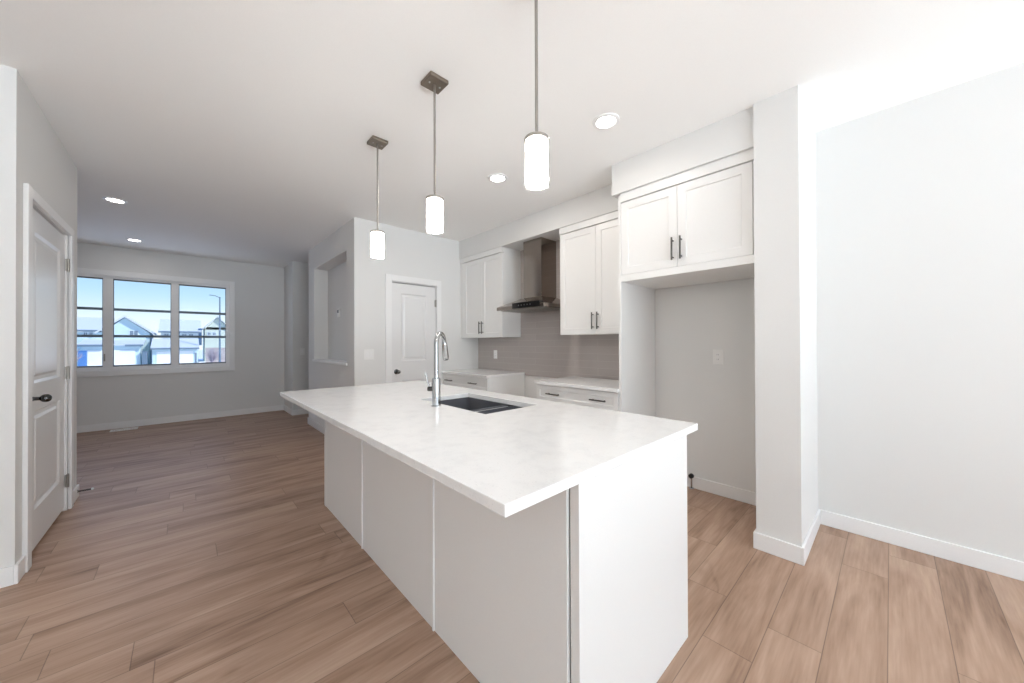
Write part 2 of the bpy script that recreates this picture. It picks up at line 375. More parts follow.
# ------------------------------------------------------------------ living room window
win = thing('window_1', 'wide white living room window in three panes with house views', 'window', (-.49, YW, .85), kind='structure')
bm = BM((WX0-.075, WX1+.075, YW-.02, YW, WZ1-.005, WZ1+.075), (WX0-.075, WX1+.075, YW-.02, YW, WZ0-.08, WZ0+.005),
        (WX0-.075, WX0+.005, YW-.02, YW, WZ0, WZ1), (WX1-.005, WX1+.075, YW-.02, YW, WZ0, WZ1))
obj('window_casing', bm, M_TRIM, win, .004)
F0, F1 = YW+.025, YW+.085
panes = [(-1.50, -.895), (-.795, -.165), (-.075, .53)]
GZ0, GZ1 = .935, 2.262
bm = BM((WX0, WX1, F0, F1, WZ0, GZ0), (WX0, WX1, F0, F1, GZ1, WZ1), (WX0, panes[0][0], F0, F1, GZ0, GZ1), (panes[0][1], panes[1][0], F0, F1, GZ0, GZ1),
        (panes[1][1], panes[2][0], F0, F1, GZ0, GZ1), (panes[2][1], WX1, F0, F1, GZ0, GZ1))
obj('window_frame', bm, M_TRIM, win, .003)
for a, b in panes:
    pane = obj('window_pane', BM((a, b, YW+.052, YW+.058, GZ0, GZ1)), M_GLASS, win)
    obj('gasket', BM((a, b, YW+.044, YW+.066, GZ0, GZ0+.02), (a, b, YW+.044, YW+.066, GZ1-.02, GZ1), (a, a+.008, YW+.044, YW+.066, GZ0, GZ1), (b-.008, b, YW+.044, YW+.066, GZ0, GZ1)), M_GASK, pane)
    for z in (1.395, 1.80): obj('muntin', BM((a, b, YW+.040, YW+.070, z-.019, z+.019)), M_POST, pane)
obj('window_latch', BM((-.885, -.870, YW+.005, YW+.026, 1.02, 1.13), (-.885, -.870, YW-.008, YW+.006, 1.06, 1.12)), M_NICKEL, win, .003)

# patio window behind the camera
win2 = thing('window_2', 'wide patio window at the dining end', 'window', (.2, YB, .0), kind='structure')
bm = BM((BX0-.08, BX1+.08, YB, YB+.02, BZ1, BZ1+.08), (BX0-.08, BX0, YB, YB+.02, 0, BZ1), (BX1, BX1+.08, YB, YB+.02, 0, BZ1))
obj('window_casing', bm, M_TRIM, win2, .004)
fx = [BX0+(BX1-BX0)*i/3 for i in range(4)]
bm = BM((BX0, BX1, YB-.08, YB-.02, BZ0, BZ0+.07), (BX0, BX1, YB-.08, YB-.02, BZ1-.07, BZ1))
for i, x in enumerate(fx): box(bm, max(BX0, x-.045), min(BX1, x+.045), YB-.08, YB-.02, BZ0+.07, BZ1-.07)
obj('window_frame', bm, M_TRIM, win2, .003)
for i in range(3): obj('window_pane', BM((fx[i]+.045, fx[i+1]-.045, YB-.053, YB-.047, BZ0+.07, BZ1-.07)), M_GLASS, win2)

# ------------------------------------------------------------------ doors
def knob(T, x, z, parent, big=1):
    bm = bmesh.new()
    lathe(bm, [(0, 0), (.032, 0), (.032, .005), (.026, .010), (.013, .014), (.0105, .022), (.0105, .040), (.015, .044), (.0205, .050), (.0235, .058), (.0240, .065), (.0225, .073), (.0175, .080), (.010, .0845), (0, .086)], (0, 0, 0), (0, -1, 0), 24)
    bm.transform(T @ Matrix.Translation((x, 0, z)))
    return obj('knob', bm, M_BKNOB, parent, smooth=True)
def hinge(T, x, z, parent):
    bm = BM((x-.016, x+.016, -.004, .004, z-.045, z+.045)); tube(bm, [(x, -.009, z-.05), (x, -.009, z+.05)], .008, 10)
    bm.transform(T); return obj('hinge', bm, M_NICKEL, parent, smooth=True)
d1 = thing('door_1', 'white two-panel door with dark knob, left wall', 'door', (XD, (LD0+LD1)/2, 0), kind='structure')
T = F_left(XD-.013, LD0+.012, .022)
wd, hd = LD1-LD0-.024, LDZ-.040
obj('door_slab', panel_front(T, wd, hd, .04, [(.185, wd-.135, .235, .84), (.185, wd-.135, 1.01, hd-.135)], RAISED), M_DOOR, d1, .0015)
knob(T, .075, .925, d1)
for z in (.205, 1.03, 1.855): hinge(F_left(XD-.006, LD0+.012, .022), wd+.004, z, d1)
obj('door_casing', BM((XD, XD+.02, 3.275, LD0-.008, 0, LDZ+.055), (XD, XD+.02, LD1+.008, 4.385, 0, LDZ+.055), (XD, XD+.02, LD0-.008, LD1+.008, LDZ-.004, LDZ+.055),), M_TRIM, d1, .003)
obj('door_jamb', BM((XD-.1, XD, LD0-.008, LD0+.010, 0, LDZ), (XD-.1, XD, LD1-.010, LD1+.008, 0, LDZ), (XD-.1, XD, LD0, LD1, LDZ-.008, LDZ+.008)), M_TRIM, d1)
obj('interior_shade_sheet', BM((XD-.11, XD-.101, LD0-.02, LD1+.02, 0, LDZ+.02)), M_GAP, d1)  # dark sheet, shade of the unlit space behind the door put in as colour

d2 = thing('door_2', 'white pantry door with dark knob, behind the island', 'door', ((PD0+PD1)/2, PW, 0), kind='structure')
T = F_front(PD0+.008, PW+.007, .012)
wd, hd = PD1-PD0-.016, PDZ-.027
obj('door_slab', panel_front(T, wd, hd, .04, [(.122, wd-.135, .20, .785), (.122, wd-.135, 1.03, hd-.125)], RAISED), M_DOOR, d2, .0015)
knob(T, .058, .90, d2)
for z in (.22, 1.03, 1.80): hinge(F_front(PD0+.008, PW, .012), wd+.004, z, d2)
obj('door_casing', BM((1.808, PD0-.004, PW-.018, PW, 0, 2.128), (PD1+.004, 2.592, PW-.018, PW, 0, 2.128), (PD0-.004, PD1+.004, PW-.018, PW, PDZ+.003, 2.128)), M_TRIM, d2, .003)
obj('door_jamb', BM((PD0-.004, PD0+.006, PW, PW+.1, 0, PDZ), (PD1-.006, PD1+.004, PW, PW+.1, 0, PDZ), (PD0, PD1, PW, PW+.1, PDZ-.006, PDZ+.004)), M_TRIM, d2)
obj('interior_shade_sheet', BM((PD0-.02, PD1+.02, PW+.101, PW+.11, 0, PDZ+.02)), M_GAP, d2)  # dark sheet painting the shade behind the pantry door

# ------------------------------------------------------------------ kitchen island
IX0, IX1, IY0, IY1, IZ = .803, 1.585, .600, 3.036, .87
isl = thing('kitchen_island', 'white panelled kitchen island base standing on the plank floor', 'island', (1.17, 1.82, 0))
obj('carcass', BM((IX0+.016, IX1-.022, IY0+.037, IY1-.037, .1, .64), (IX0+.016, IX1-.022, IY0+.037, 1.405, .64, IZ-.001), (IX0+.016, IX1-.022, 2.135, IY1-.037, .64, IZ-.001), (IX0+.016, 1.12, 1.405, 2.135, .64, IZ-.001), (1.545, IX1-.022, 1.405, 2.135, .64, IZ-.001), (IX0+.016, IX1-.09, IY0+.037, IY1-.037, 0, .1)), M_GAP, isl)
obj('end_panel', BM((IX0+.010, IX1, IY0, IY0+.032, 0, IZ)), M_CAB, isl, .0015)
obj('end_panel', BM((IX0, IX1, IY1-.036, IY1, 0, IZ)), M_CAB, isl, .0015)
seams = [IY0+.038, 1.387, 2.239, IY1-.036]
for a, b in zip(seams, seams[1:]): obj('back_panel', BM((IX0+.003, IX0+.016, a, b-.012 if b < 3 else b, 0, IZ)), M_CAB, isl, .0015)
for s in seams[1:3]: obj('seam_strip', BM((IX0-.003, IX0+.016, s-.0115, s-.0005, 0, IZ)), M_TRIM, isl)
T0 = Matrix.Translation((IX1-.002, IY0+.04, .11)) @ Matrix.Rotation(PI/2, 4, 'Z')
ws = [.58, .60, .60, .56]; x = 0
for i, w_ in enumerate(ws):
    T = T0 @ Matrix.Translation((x+.0015, 0, 0)); dr = obj('door', shaker(T, w_-.003, .755), M_CAB, isl, .001)
    obj('pull_handle', bar_pull(T, .05 if i % 2 else w_-.05, .64, .16), M_PULL, dr, smooth=True); x += w_

# countertop with sink cut-out
CX0, CX1, CY0, CY1 = .530, 1.698, .595, 3.175
SX0, SX1, SY0, SY1 = 1.136, 1.53, 1.425, 2.12
def slab_with_hole(xs, ys, z0, z1):
    bm = bmesh.new(); g = {(i, j, k): bm.verts.new((xs[i], ys[j], z)) for i in range(4) for j in range(4) for k, z in ((0, z0), (1, z1))}
    for i in range(3):
        for j in range(3):
            if i == j == 1: continue
            for k in (0, 1): bm.faces.new([g[i+a, j+b, k] for a, b in ((0, 0), (1, 0), (1, 1), (0, 1))])
    for i in range(3):
        for (p, q) in (((i, 0), (i+1, 0)), ((i, 3), (i+1, 3)), ((0, i), (0, i+1)), ((3, i), (3, i+1))):
            bm.faces.new((g[(*p, 0)], g[(*q, 0)], g[(*q, 1)], g[(*p, 1)]))
    for (p, q) in (((1, 1), (2, 1)), ((1, 2), (2, 2)), ((1, 1), (1, 2)), ((2, 1), (2, 2))):
        bm.faces.new((g[(*p, 0)], g[(*q, 0)], g[(*q, 1)], g[(*p, 1)]))
    return bm
tag(obj('island_countertop', slab_with_hole([CX0, SX0, SX1, CX1], [CY0, SY0, SY1, CY1], IZ, .90), M_QUARTZ, bevel=.002, origin=(1.1, 1.87, IZ)),
    'large white quartz slab on the island, cut out for a sink', 'countertop')

# undermount double sink
sk = thing('kitchen_sink', 'dark double-bowl sink set under the island countertop', 'sink', (1.32, 1.77, .67))
def bowl(x0, x1, y0, y1, z0, z1, t):
    bm = bmesh.new(); r_ = .012
    def ring(a, z): return [bm.verts.new((x, y, z)) for x, y in ((x0-a, y0-a), (x1+a, y0-a), (x1+a, y1+a), (x0-a, y1+a))]
    rs = [ring(t, z0-t), ring(t, z1), ring(0, z1), ring(0, z0+r_), ring(-r_, z0)]
    for a, b in zip(rs, rs[1:]):
        for k in range(4): bm.faces.new((a[k], a[(k+1) % 4], b[(k+1) % 4], b[k]))
    bm.faces.new(rs[0]); bm.faces.new(rs[-1]); return bm
DV = 1.66
obj('bowl', bowl(SX0+.004, SX1-.004, DV+.032, SY1-.004, .68, .8695, .004), M_SINK, sk)
obj('bowl', bowl(SX0+.004, SX1-.004, SY0+.004, DV-.032, .70, .8695, .004), M_SINK, sk)
obj('divider', BM((SX0+.004, SX1-.004, DV-.027, DV+.027, .70, .861)), M_SADDLE, sk, .006)
for y in (1.90, 1.56):
    bm = bmesh.new(); lathe(bm, [(0, .0), (.042, 0), (.045, .004), (.03, .003), (.012, .0015), (0, .0015)], (1.32, y, .681 if y > DV else .701)); obj('drain', bm, M_CHROME, sk, smooth=True)

# faucet
FX, FY, FZ = 1.076, 1.809, .90
fa = thing('kitchen_faucet', 'tall chrome gooseneck faucet standing on the island beside the sink', 'faucet', (FX, FY, FZ))
bm = bmesh.new(); lathe(bm, [(0, 0), (.029, 0), (.029, .005), (.0245, .007), (.0245, .155), (.022, .163), (.0145, .165), (0, .165)], (FX, FY, FZ)); obj('body', bm, M_CHROME, fa, smooth=True)
dx = Vector((.79, .61, 0)); RA = .068; bz = 1.258; c0 = Vector((FX, FY, bz))+dx*RA
path = [Vector((FX, FY, FZ+.16)), Vector((FX, FY, 1.15))]+[c0-dx*RA*math.cos(a)+Vector((0, 0, RA*math.sin(a))) for a in [math.radians(i*10) for i in range(0, 18)]]
bm = bmesh.new(); tube(bm, path, .0135, 16); obj('neck', bm, M_CHROME, fa, smooth=True)
en = path[-1]; dd = (path[-1]-path[-2]).normalized()
bm = bmesh.new(); tube(bm, [en-dd*.004, en+dd*.006, en+dd*.02, en+dd*.095, en+dd*.108], [.0140, .0165, .0165, .0195, .018], 18); sh = obj('spray_head', bm, M_CHROME, fa, smooth=True)
bm = bmesh.new(); tube(bm, [en+dd*.1075, en+dd*.111], .015, 18); obj('nozzle', bm, M_RUBBER, sh, smooth=True)
hd_ = Vector((-.62, .78, 0)); hb = Vector((FX, FY, 1.0))
bm = bmesh.new(); tube(bm, [hb+hd_*.018, hb+hd_*.05], .0145, 16); obj('handle_hub', bm, M_BKNOB, fa, smooth=True)
bm = bmesh.new(); tube(bm, [hb+hd_*.042+Vector((0, 0, .010)), hb+hd_*.055+Vector((0, 0, .045)), hb+hd_*.068+Vector((0, 0, .095))], [.006, .0052, .0045], 10); obj('lever', bm, M_CHROME, fa, smooth=True)

# ------------------------------------------------------------------ base cabinets + counters along the tiled wall
def base_cabinet(name, label, y_hi, y_lo, drawers, pulls):
    t = thing(name, label, 'cabinet', (2.93, (y_hi+y_lo)/2, 0)); w_ = y_hi-y_lo
    obj('carcass', BM((2.645, 3.239, y_lo, y_hi, .10, .8555), (2.70, 3.239, y_lo, y_hi, 0, .10)), M_CAB, t, .001)
    obj('gap_shade_sheet', BM((2.6435, 2.6449, y_lo+.004, y_hi-.004,   .11, .850)), M_GAP, t)  # thin dark sheet that paints the shade in the drawer gaps
    T = F_kitchen(2.624, y_hi)
    for z0, z1 in drawers:
        Td = T @ Matrix.Translation((.003, 0, z0)); d = obj('drawer', shaker(Td, w_-.006, z1-z0, .042), M_CAB, t, .001)
        for p in pulls: obj('pull_handle', bar_pull(Td, p*(w_-.006), (z1-z0)/2, .16, False), M_PULL, d, smooth=True)
    return t
DR = [(.115, .40), (.405, .685), (.690, .850)]
base_cabinet('base_cabinet', 'white base cabinet with long drawer between range gap and refrigerator panel', 2.462, 1.533, DR, (.25, .80))
base_cabinet('base_cabinet', 'white base cabinet in the corner between range gap and pantry wall', PW-.002, 3.25, DR, (.17, .72))
tag(obj('kitchen_countertop', BM((2.60, 3.2395, 1.532, 2.470, .856, .886)), M_QUARTZ, bevel=.002, origin=(2.92, 1.96, .856)), 'short white countertop between range gap and refrigerator panel', 'countertop')
tag(obj('kitchen_countertop', BM((2.60, 3.2395, 3.242, PW-.001, .856, .886)), M_QUARTZ, bevel=.002, origin=(2.92, 3.72, .856)), 'short white countertop in the corner against the pantry wall', 'countertop')

# ------------------------------------------------------------------ wall cabinets
def wall_cabinet(name, label, xf, y_hi, y_lo, z0, z1, split, ytop, low_rail=0, yd=None):
    t = thing(name, label, 'cabinet', ((xf+3.24)/2, (y_hi+y_lo)/2, z0))
    obj('carcass', BM((xf+.021, 3.239, y_lo, y_hi, z0+.002, ytop)), M_CAB, t, .001)
    obj('gap_shade_sheet', BM((xf+.0195, xf+.0209, (yd or (0, y_lo))[1]+.004, (yd or (y_hi, 0))[0]-.004, z0+low_rail+.004, z1)), M_GAP, t)  # thin dark sheet, shade between the doors put in as colour
    a, b = (y_hi, y_lo) if yd is None else yd
    T = F_kitchen(xf, a)
    for (p, q, hx) in ((0, a-split, 1), (a-split, a-b, 0)):
        Td = T @ Matrix.Translation((p+.0015, 0, z0+low_rail)); w_ = q-p-.003
        d = obj('door', shaker(Td, w_, z1-z0-low_rail-.006), M_CAB, t, .001)
        obj('pull_handle', bar_pull(Td, w_-.028 if hx else .028, .13, .165), M_PULL, d, smooth=True)
    obj('top_rail', BM((xf-.010, xf+.021, y_lo, y_hi, z1, ytop)), M_CAB, t, .002)
    if yd and yd[0] < y_hi-.01: obj('filler_strip', BM((xf, xf+.021, yd[0]+.002, y_hi, z0, z1)), M_CAB, t, .001)
    if low_rail: obj('bottom_rail', BM((xf-.006, xf+.021, y_lo, y_hi, z0, z0+low_rail-.003)), M_CAB, t, .002)
    return t
wall_cabinet('wall_cabinet', 'white two-door wall cabinet between range hood and refrigerator cabinet', 2.92, 2.388, 1.533, 1.352, 2.415, 1.945, 2.481)
wall_cabinet('wall_cabinet', 'white two-door wall cabinet in the corner between range hood and pantry wall', 2.92, PW-.002, 3.315, 1.345, 2.415, 3.735, 2.481, yd=(4.150, 3.315))
wall_cabinet('wall_cabinet', 'deep white two-door cabinet over the empty refrigerator alcove', 2.63, 1.506, .572, 1.765, 2.419, 1.055, 2.489, .057, yd=(1.506, .588))
tag(obj('refrigerator_side_panel', BM((2.63, 3.239, 1.508, 1.531, 0, 2.481)), M_CAB, bevel=.0015, origin=(2.93, 1.52, 0)), 'tall white side panel between the counter and the refrigerator alcove', 'panel')

# ------------------------------------------------------------------ range hood
hd = thing('range_hood', 'dark stainless chimney range hood on the tiled wall between the cabinets', 'range hood', (3.24, 2.85, 1.655))
HX0, HX1, HY0, HY1 = 2.75, 3.239, 2.47, 3.228
CXa, CYa, CYb = 2.975, 2.705, 2.995
bm = bmesh.new()
bm_ = [bm.verts.new(p) for p in ((HX0, HY0, 1.655), (HX1, HY0, 1.655), (HX1, HY1, 1.655), (HX0, HY1, 1.655))]
md = [bm.verts.new(p) for p in ((HX0, HY0, 1.693), (HX1, HY0, 1.693), (HX1, HY1, 1.693), (HX0, HY1, 1.693))]
tp = [bm.verts.new(p) for p in ((CXa-.012, CYa-.012, 1.80), (HX1, CYa-.012, 1.80), (HX1, CYb+.012, 1.80), (CXa-.012, CYb+.012, 1.80))]
for a, b in ((bm_, md), (md, tp)):
    for k in range(4): bm.faces.new((a[k], a[(k+1) % 4], b[(k+1) % 4], b[k]))
bm.faces.new(tp); bm.faces.new(bm_)
can = obj('canopy', bm, M_STEEL, hd, .002)
obj('chimney', BM((CXa, HX1, CYa, CYb, 1.80, 2.478)), M_STEEL, hd, .002)
cp = obj('control_panel', BM((HX0-.006, HX0+.05, 2.52, 2.95, 1.660, 1.722)), M_BLACK, hd, .001)
for k in range(5):
    bm = bmesh.new(); lathe(bm, [(0, 0), (.007, 0), (.007, .003), (0, .003)], (HX0-.006, 2.66+k*.045, 1.690), (-1, 0, 0), 14); obj('button', bm, M_CHROME, cp, smooth=True)
for a, b in ((2.50, 2.84), (2.86, 3.20)):
    bm = BM((HX0+.05, HX1-.06, a, b, 1.6495, 1.6549))
    for k in range(9): box(bm, HX0+.06+k*.040, HX0+.078+k*.040, a+.02, b-.02, 1.647, 1.6495)
    obj('grease_filter', bm, M_NICKEL, can)

# ------------------------------------------------------------------ pendants and recessed lights
def pendant(label, x, y):
    t = thing('pendant_light', label, 'pendant light', (x, y, H), 'pendant lights over the island')
    cn = obj('canopy_plate', BM((x-.057, x+.057, y-.057, y+.057, H-.022, H)), M_BRONZE, t, .004)
    for s in (-1, 1):
        bm = bmesh.new(); lathe(bm, [(0, 0), (.006, 0), (.004, .004), (0, .005)], (x+s*.032, y, H-.022), (0, 0, -1), 12); obj('screw', bm, M_NICKEL, cn, smooth=True)
    bm = bmesh.new(); tube(bm, [(x, y, H-.02), (x, y, 2.085)], .0065, 12); obj('rod', bm, M_NICKEL, t, smooth=True)
    bm = bmesh.new(); lathe(bm, [(0, 2.090), (.012, 2.090), (.014, 2.083), (.047, 2.081), (.0498, 2.078), (.0498, 2.068), (.047, 2.066), (.0, 2.066)], (x, y, 0)); obj('cap', bm, M_NICKEL, t, smooth=True)
    bm = bmesh.new(); lathe(bm, [(.045, 2.066), (.0455, 2.06), (.0455, 1.900), (.0435, 1.894), (.039, 1.894), (.038, 1.906), (0, 1.906), (0, 1.910), (.042, 1.910), (.042, 2.066)], (x, y, 0), seg=40, close=True); obj('opal_shade', bm, M_OPAL, t, smooth=True)
    bm = bmesh.new(); lathe(bm, [(.0478, 2.066), (.0478, 1.890), (.0489, 1.890), (.0489, 2.066)], (x, y, 0), seg=40, close=True); obj('glass_sleeve', bm, M_SLEEVE, t, smooth=True)
    return t
PX = 1.026
p0 = pendant('pendant light nearest the camera, its rod running out of the picture top', PX, .955)
copy_thing(p0, (0, 1.735-.955, 0), 'middle pendant light over the island, with a square ceiling plate')
copy_thing(p0, (0, 2.535-.955, 0), 'smallest, farthest pendant light over the island, hanging before the niche wall corner')

def can_light(label, x, y, watts=9):
    t = thing('recessed_light', label, 'recessed light', (x, y, H), 'round recessed ceiling lights')
    bm = bmesh.new(); lathe(bm, [(.060, -.004), (.066, -.010), (.086, -.006), (.088, 0), (.060, 0)], (x, y, H), seg=40, close=True); obj('trim_ring', bm, M_TRIM, t, smooth=True)
    bm = bmesh.new(); lathe(bm, [(0, -.006), (.060, -.005), (.060, -.001), (0, -.001)], (x, y, H), seg=40); obj('diffuser', bm, M_BULB, t, smooth=True)
    return t
c0_ = can_light('round recessed ceiling light in front of the refrigerator cabinet', 2.05, 1.28)
for d, lb in (((2.04, 2.375), 'round recessed ceiling light in front of the range hood'),
              ((-.522, 5.37), 'round recessed ceiling light nearer the left door'),
              ((-.522, 7.24), 'round recessed ceiling light just before the living room window')):
    copy_thing(c0_, (d[0]-2.05, d[1]-1.28, 0), lb)

for x, y, p_ in ((2.05, 1.28, 2.5), (2.04, 2.375, 7), (-.522, 5.37, 2), (-.522, 7.24, 1.5)):
    lamp('can_light_beam', 'AREA', (x, y, H-.012), (0, 0, -1), p_, (1, .93, .86), shape='DISK', size=.11)

# ------------------------------------------------------------------ plates, valve, register, stop
def plate(name, label, cat, T, w_, h, gangs, kind='rocker'):
    c = T @ Vector((0, 0, 0)); t = thing(name, label, cat, c)
    bm = BM((-w_/2, w_/2, -.005, 0, -h/2, h/2)); bm.transform(T); pl = obj('cover_plate', bm, M_PLATE, t, .002)
    for g in range(gangs):
        x = (g-(gangs-1)/2)*.046
        if kind == 'rocker':
            bm = BM((x-.0165, x+.0165, -.008, -.004, -.033, .033)); bm.transform(T); obj('rocker', bm, M_TRIM, t, .0015)
        else:
            for s in (-1, 1):
                bm = bmesh.new(); lathe(bm, [(0, 0), (.0165, 0), (.0165, .003), (0, .003)], (x, -.0045, s*.0195), (0, -1, 0), 20); bm.transform(T); so = obj('socket', bm, M_TRIM, t, smooth=True)
                bm = BM((x-.007, x-.005, -.0082, -.0074, s*.0195-.005, s*.0195+.005), (x+.005, x+.007, -.0082, -.0074, s*.0195-.005, s*.0195+.005)); bm.transform(T); obj('slot', bm, M_GAP, so)
    return t
plate('light_switch', 'white double light switch on the wall left of the pantry door', 'light switch', F_front(1.607, PW, 1.138), .118, .122, 2)
plate('light_switch', 'small pale light switch on the far hall wall end', 'light switch', F_front(1.555, 7.22, 1.13), .075, .12, 1)
plate('wall_outlet', 'white outlet on the back wall of the refrigerator alcove', 'outlet', F_kitchen(3.25, .978, 1.145), .078, .122, 1, 'outlet')
plate('wall_outlet', 'white outlet on the taupe tile backsplash', 'outlet', F_kitchen(3.24, 3.83, 1.108), .075, .12, 1, 'outlet')

ch = thing('wall_thermostat', 'small pale wall control on the back of the niche', 'thermostat', (NB, 5.40, 1.71))
T = F_kitchen(NB, 5.40, 1.71)
bm = BM((-.045, .045, -.022, 0, -.06, .06)); bm.transform(T); obj('housing', bm, M_PLATE, ch, .006)
bm = BM((-.030, .030, -.0235, -.0215, .0, .042)); bm.transform(T); obj('display', bm, M_GASK, ch, .001)

va = thing('water_valve', 'small refrigerator water valve with black cap low in the alcove', 'water valve', (3.237, 1.185, 0))
bm = bmesh.new(); tube(bm, [(3.225, 1.185, 0), (3.225, 1.185, .09)], .007, 10); obj('supply_pipe', bm, M_CHROME, va, smooth=True)
bm = bmesh.new(); lathe(bm, [(0, -.020), (.014, -.020), (.020, -.012), (.020, .012), (.014, .020), (0, .020)], (3.218, 1.185, .108), (-1, 0, 0), 20); obj('valve_cap', bm, M_RUBBER, va, smooth=True)
bm = bmesh.new(); lathe(bm, [(.007, .001), (.022, .001), (.02, .006), (.007, .008)], (3.225, 1.185, 0), seg=20, close=True); obj('escutcheon', bm, M_CHROME, va, smooth=True)

rg = thing('floor_register', 'white floor vent register lying below the living room window', 'vent', (-.66, 7.77, 0))
bm = BM((-.80, -.52, 7.70, 7.715, 0, .010), (-.80, -.52, 7.825, 7.84, 0, .010), (-.80, -.785, 7.715, 7.825, 0, .010), (-.535, -.52, 7.715, 7.825, 0, .010))
obj('frame', bm, M_PLATE, rg, .002)
bm = BM(*[(-.78+k*.0165, -.78+k*.0165+.009, 7.715, 7.825, .001, .007) for k in range(15)]); obj('louvre', bm, M_PLATE, rg)

ds = thing('door_stop', 'spring door stop with white tip on the left wall baseboard', 'door stop', (XD+BT, 4.56, .06))
bm = bmesh.new(); n_ = 90
pts = [Vector((XD+BT+.004+.072*i/n_, 4.56+.006*math.cos(i*.9), .06+.006*math.sin(i*.9))) for i in range(n_+1)]
tube(bm, pts, .0018, 6); obj('spring', bm, M_BKNOB, ds, smooth=True)
bm = bmesh.new(); lathe(bm, [(0, 0), (.012, 0), (.012, .004), (0, .005)], (XD+BT, 4.56, .06), (1, 0, 0), 16); obj('base', bm, M_NICKEL, ds, smooth=True)
bm = bmesh.new(); lathe(bm, [(0, 0), (.009, 0), (.010, .006), (.007, .014), (0, .015)], (XD+BT+.074, 4.56, .06), (1, 0, 0), 16); obj('tip', bm, M_PLATE, ds, smooth=True)

# ------------------------------------------------------------------ outside: houses across the lane
S = 2.1; GY = 36*S; GZ = CAM_H+S*(-.14-CAM_H)-.15
def ox(x): return x*S
def oz(z): return CAM_H+(z-CAM_H)*S
tag(obj('ground', BM((-160, 160, 9.5, 260, GZ-.3, GZ)), M_SNOW, origin=(0, 80, GZ)), 'snow-white ground outside the living room window', 'ground', None, 'structure')
tag(obj('patio_ground', BM((-25, 25, -40, YB-.12, -.30, -.12)), M_SNOW, origin=(0, -20, -.12)), 'snow-white ground outside the patio window', 'ground', None, 'structure')
def gable_roof(bm, x0, x1, xa, ze, za, y0, y1, t=.25):
    """ridge along y, at xa"""
    poly_prism(bm, [(x0, ze), (xa, za), (x1, ze), (x1, ze+t), (xa, za+t), (x0, ze+t)], y0, y1, 'y')
def slope_roof(bm, x0, x1, y0, z0, y1, z1, t=.2):
    poly_prism(bm, [(y0, z0), (y1, z1), (y1, z1+t), (y0, z0+t)], x0, x1, 'x')
def fascia(parent, x0, x1, y, z): obj('gutter', BM((x0, x1, y-.12, y, z-.1, z+.16)), M_POST, parent)
def garage_door(parent, x0, x1, y, z1):
    bm = BM((x0, x1, y-.06, y, GZ, z1))
    for k in range(1, 4): box(bm, x0, x1, y-.065, y-.055, GZ+(z1-GZ)*k/4-.02, GZ+(z1-GZ)*k/4-.01)
    obj('garage_door', bm, M_GDOOR, parent)
def hwin(parent, x0, x1, y, z0, z1):
    f = obj('window', BM((x0-.12, x1+.12, y-.05, y, z0-.12, z1+.12)), M_SIDE2, parent)
    obj('pane', BM((x0, (x0+x1)/2-.04, y-.08, y-.05, z0, z1), ((x0+x1)/2+.04, x1, y-.08, y-.05, z0, z1)), M_HGLASS, f)
# pale blue house with the front gable
h1 = thing('house', 'pale blue house with front gable, left and middle panes of the window', 'house', (ox(-3.4), GY+6, GZ))
yh = GY+4
bm = BM((ox(-9), ox(-1.95), yh, yh+9, GZ, oz(2.15))); poly_prism(bm, [(ox(-4.35), oz(2.15)), (ox(-1.95), oz(2.15)), (ox(-3.2), oz(3.22))], yh, yh+9, 'y'); obj('wall', bm, M_SIDE, h1)
bm = bmesh.new(); gable_roof(bm, ox(-4.60), ox(-1.72), ox(-3.2), oz(2.03), oz(3.25), yh-.6, yh+9.5); obj('gable_roof', bm, M_ROOF, h1)
bm = bmesh.new(); slope_roof(bm, ox(-9.3), ox(-3.9), yh-.4, oz(2.22), yh+4.5, oz(3.18)); obj('roof', bm, M_ROOF, h1)
fascia(h1, ox(-9.3), ox(-4.45), yh-.4, oz(2.22)); fascia(h1, ox(-3.0), ox(-2.15), GY-.5, oz(1.2)); fascia(h1, ox(-5.1), ox(-3.9), GY-.5, oz(1.2))
hwin(h1, ox(-2.95), ox(-2.56), yh, oz(1.95), oz(2.28))
for a in (-5.1, -4.85): hwin(h1, ox(a), ox(a+.12), yh, oz(1.95), oz(2.12))
yg = GY
obj('garage_wall', BM((ox(-4.95), ox(-2.30), yg, yh-.01, GZ, oz(1.20))), M_SIDE, h1)
bm = bmesh.new(); slope_roof(bm, ox(-5.1), ox(-2.15), yg-.5, oz(1.20), yh, oz(1.58)); obj('garage_roof', bm, M_ROOF, h1)
garage_door(h1, ox(-3.66), ox(-2.55), yg, oz(.90)); garage_door(h1, ox(-4.70), ox(-3.90), yg, oz(.90))
# grey house with the wide roof
h2 = thing('house', 'white house with long grey roof, between middle and right panes of the window', 'house', (ox(-.3), GY+6, GZ))
obj('wall', BM((ox(-1.35), ox(.80), yh, yh+9, GZ, oz(2.25))), M_SIDE2, h2)
obj('corner_cladding', BM((ox(.80), ox(1.0), yh-.1, yh+9, oz(1.2), oz(2.55))), M_NAVY, h2)
bm = bmesh.new(); slope_roof(bm, ox(-1.48), ox(.98), yh-.5, oz(2.22), yh+4.5, oz(3.22)); obj('roof', bm, M_ROOF, h2)
fascia(h2, ox(-1.48), ox(.98), yh-.5, oz(2.22)); fascia(h2, ox(-1.8), ox(.80), GY-.5, oz(.95))
for a in (-1.15, -.15, .25): hwin(h2, ox(a), ox(a+.22), yh, oz(1.80), oz(2.08))
obj('garage_wall', BM((ox(-1.72), ox(.72), yg, yh-.11, GZ, oz(.97))), M_SIDE, h2)
bm = bmesh.new(); slope_roof(bm, ox(-1.80), ox(.80), yg-.5, oz(.95), yh-.11, oz(1.62)); obj('garage_roof', bm, M_ROOF, h2)
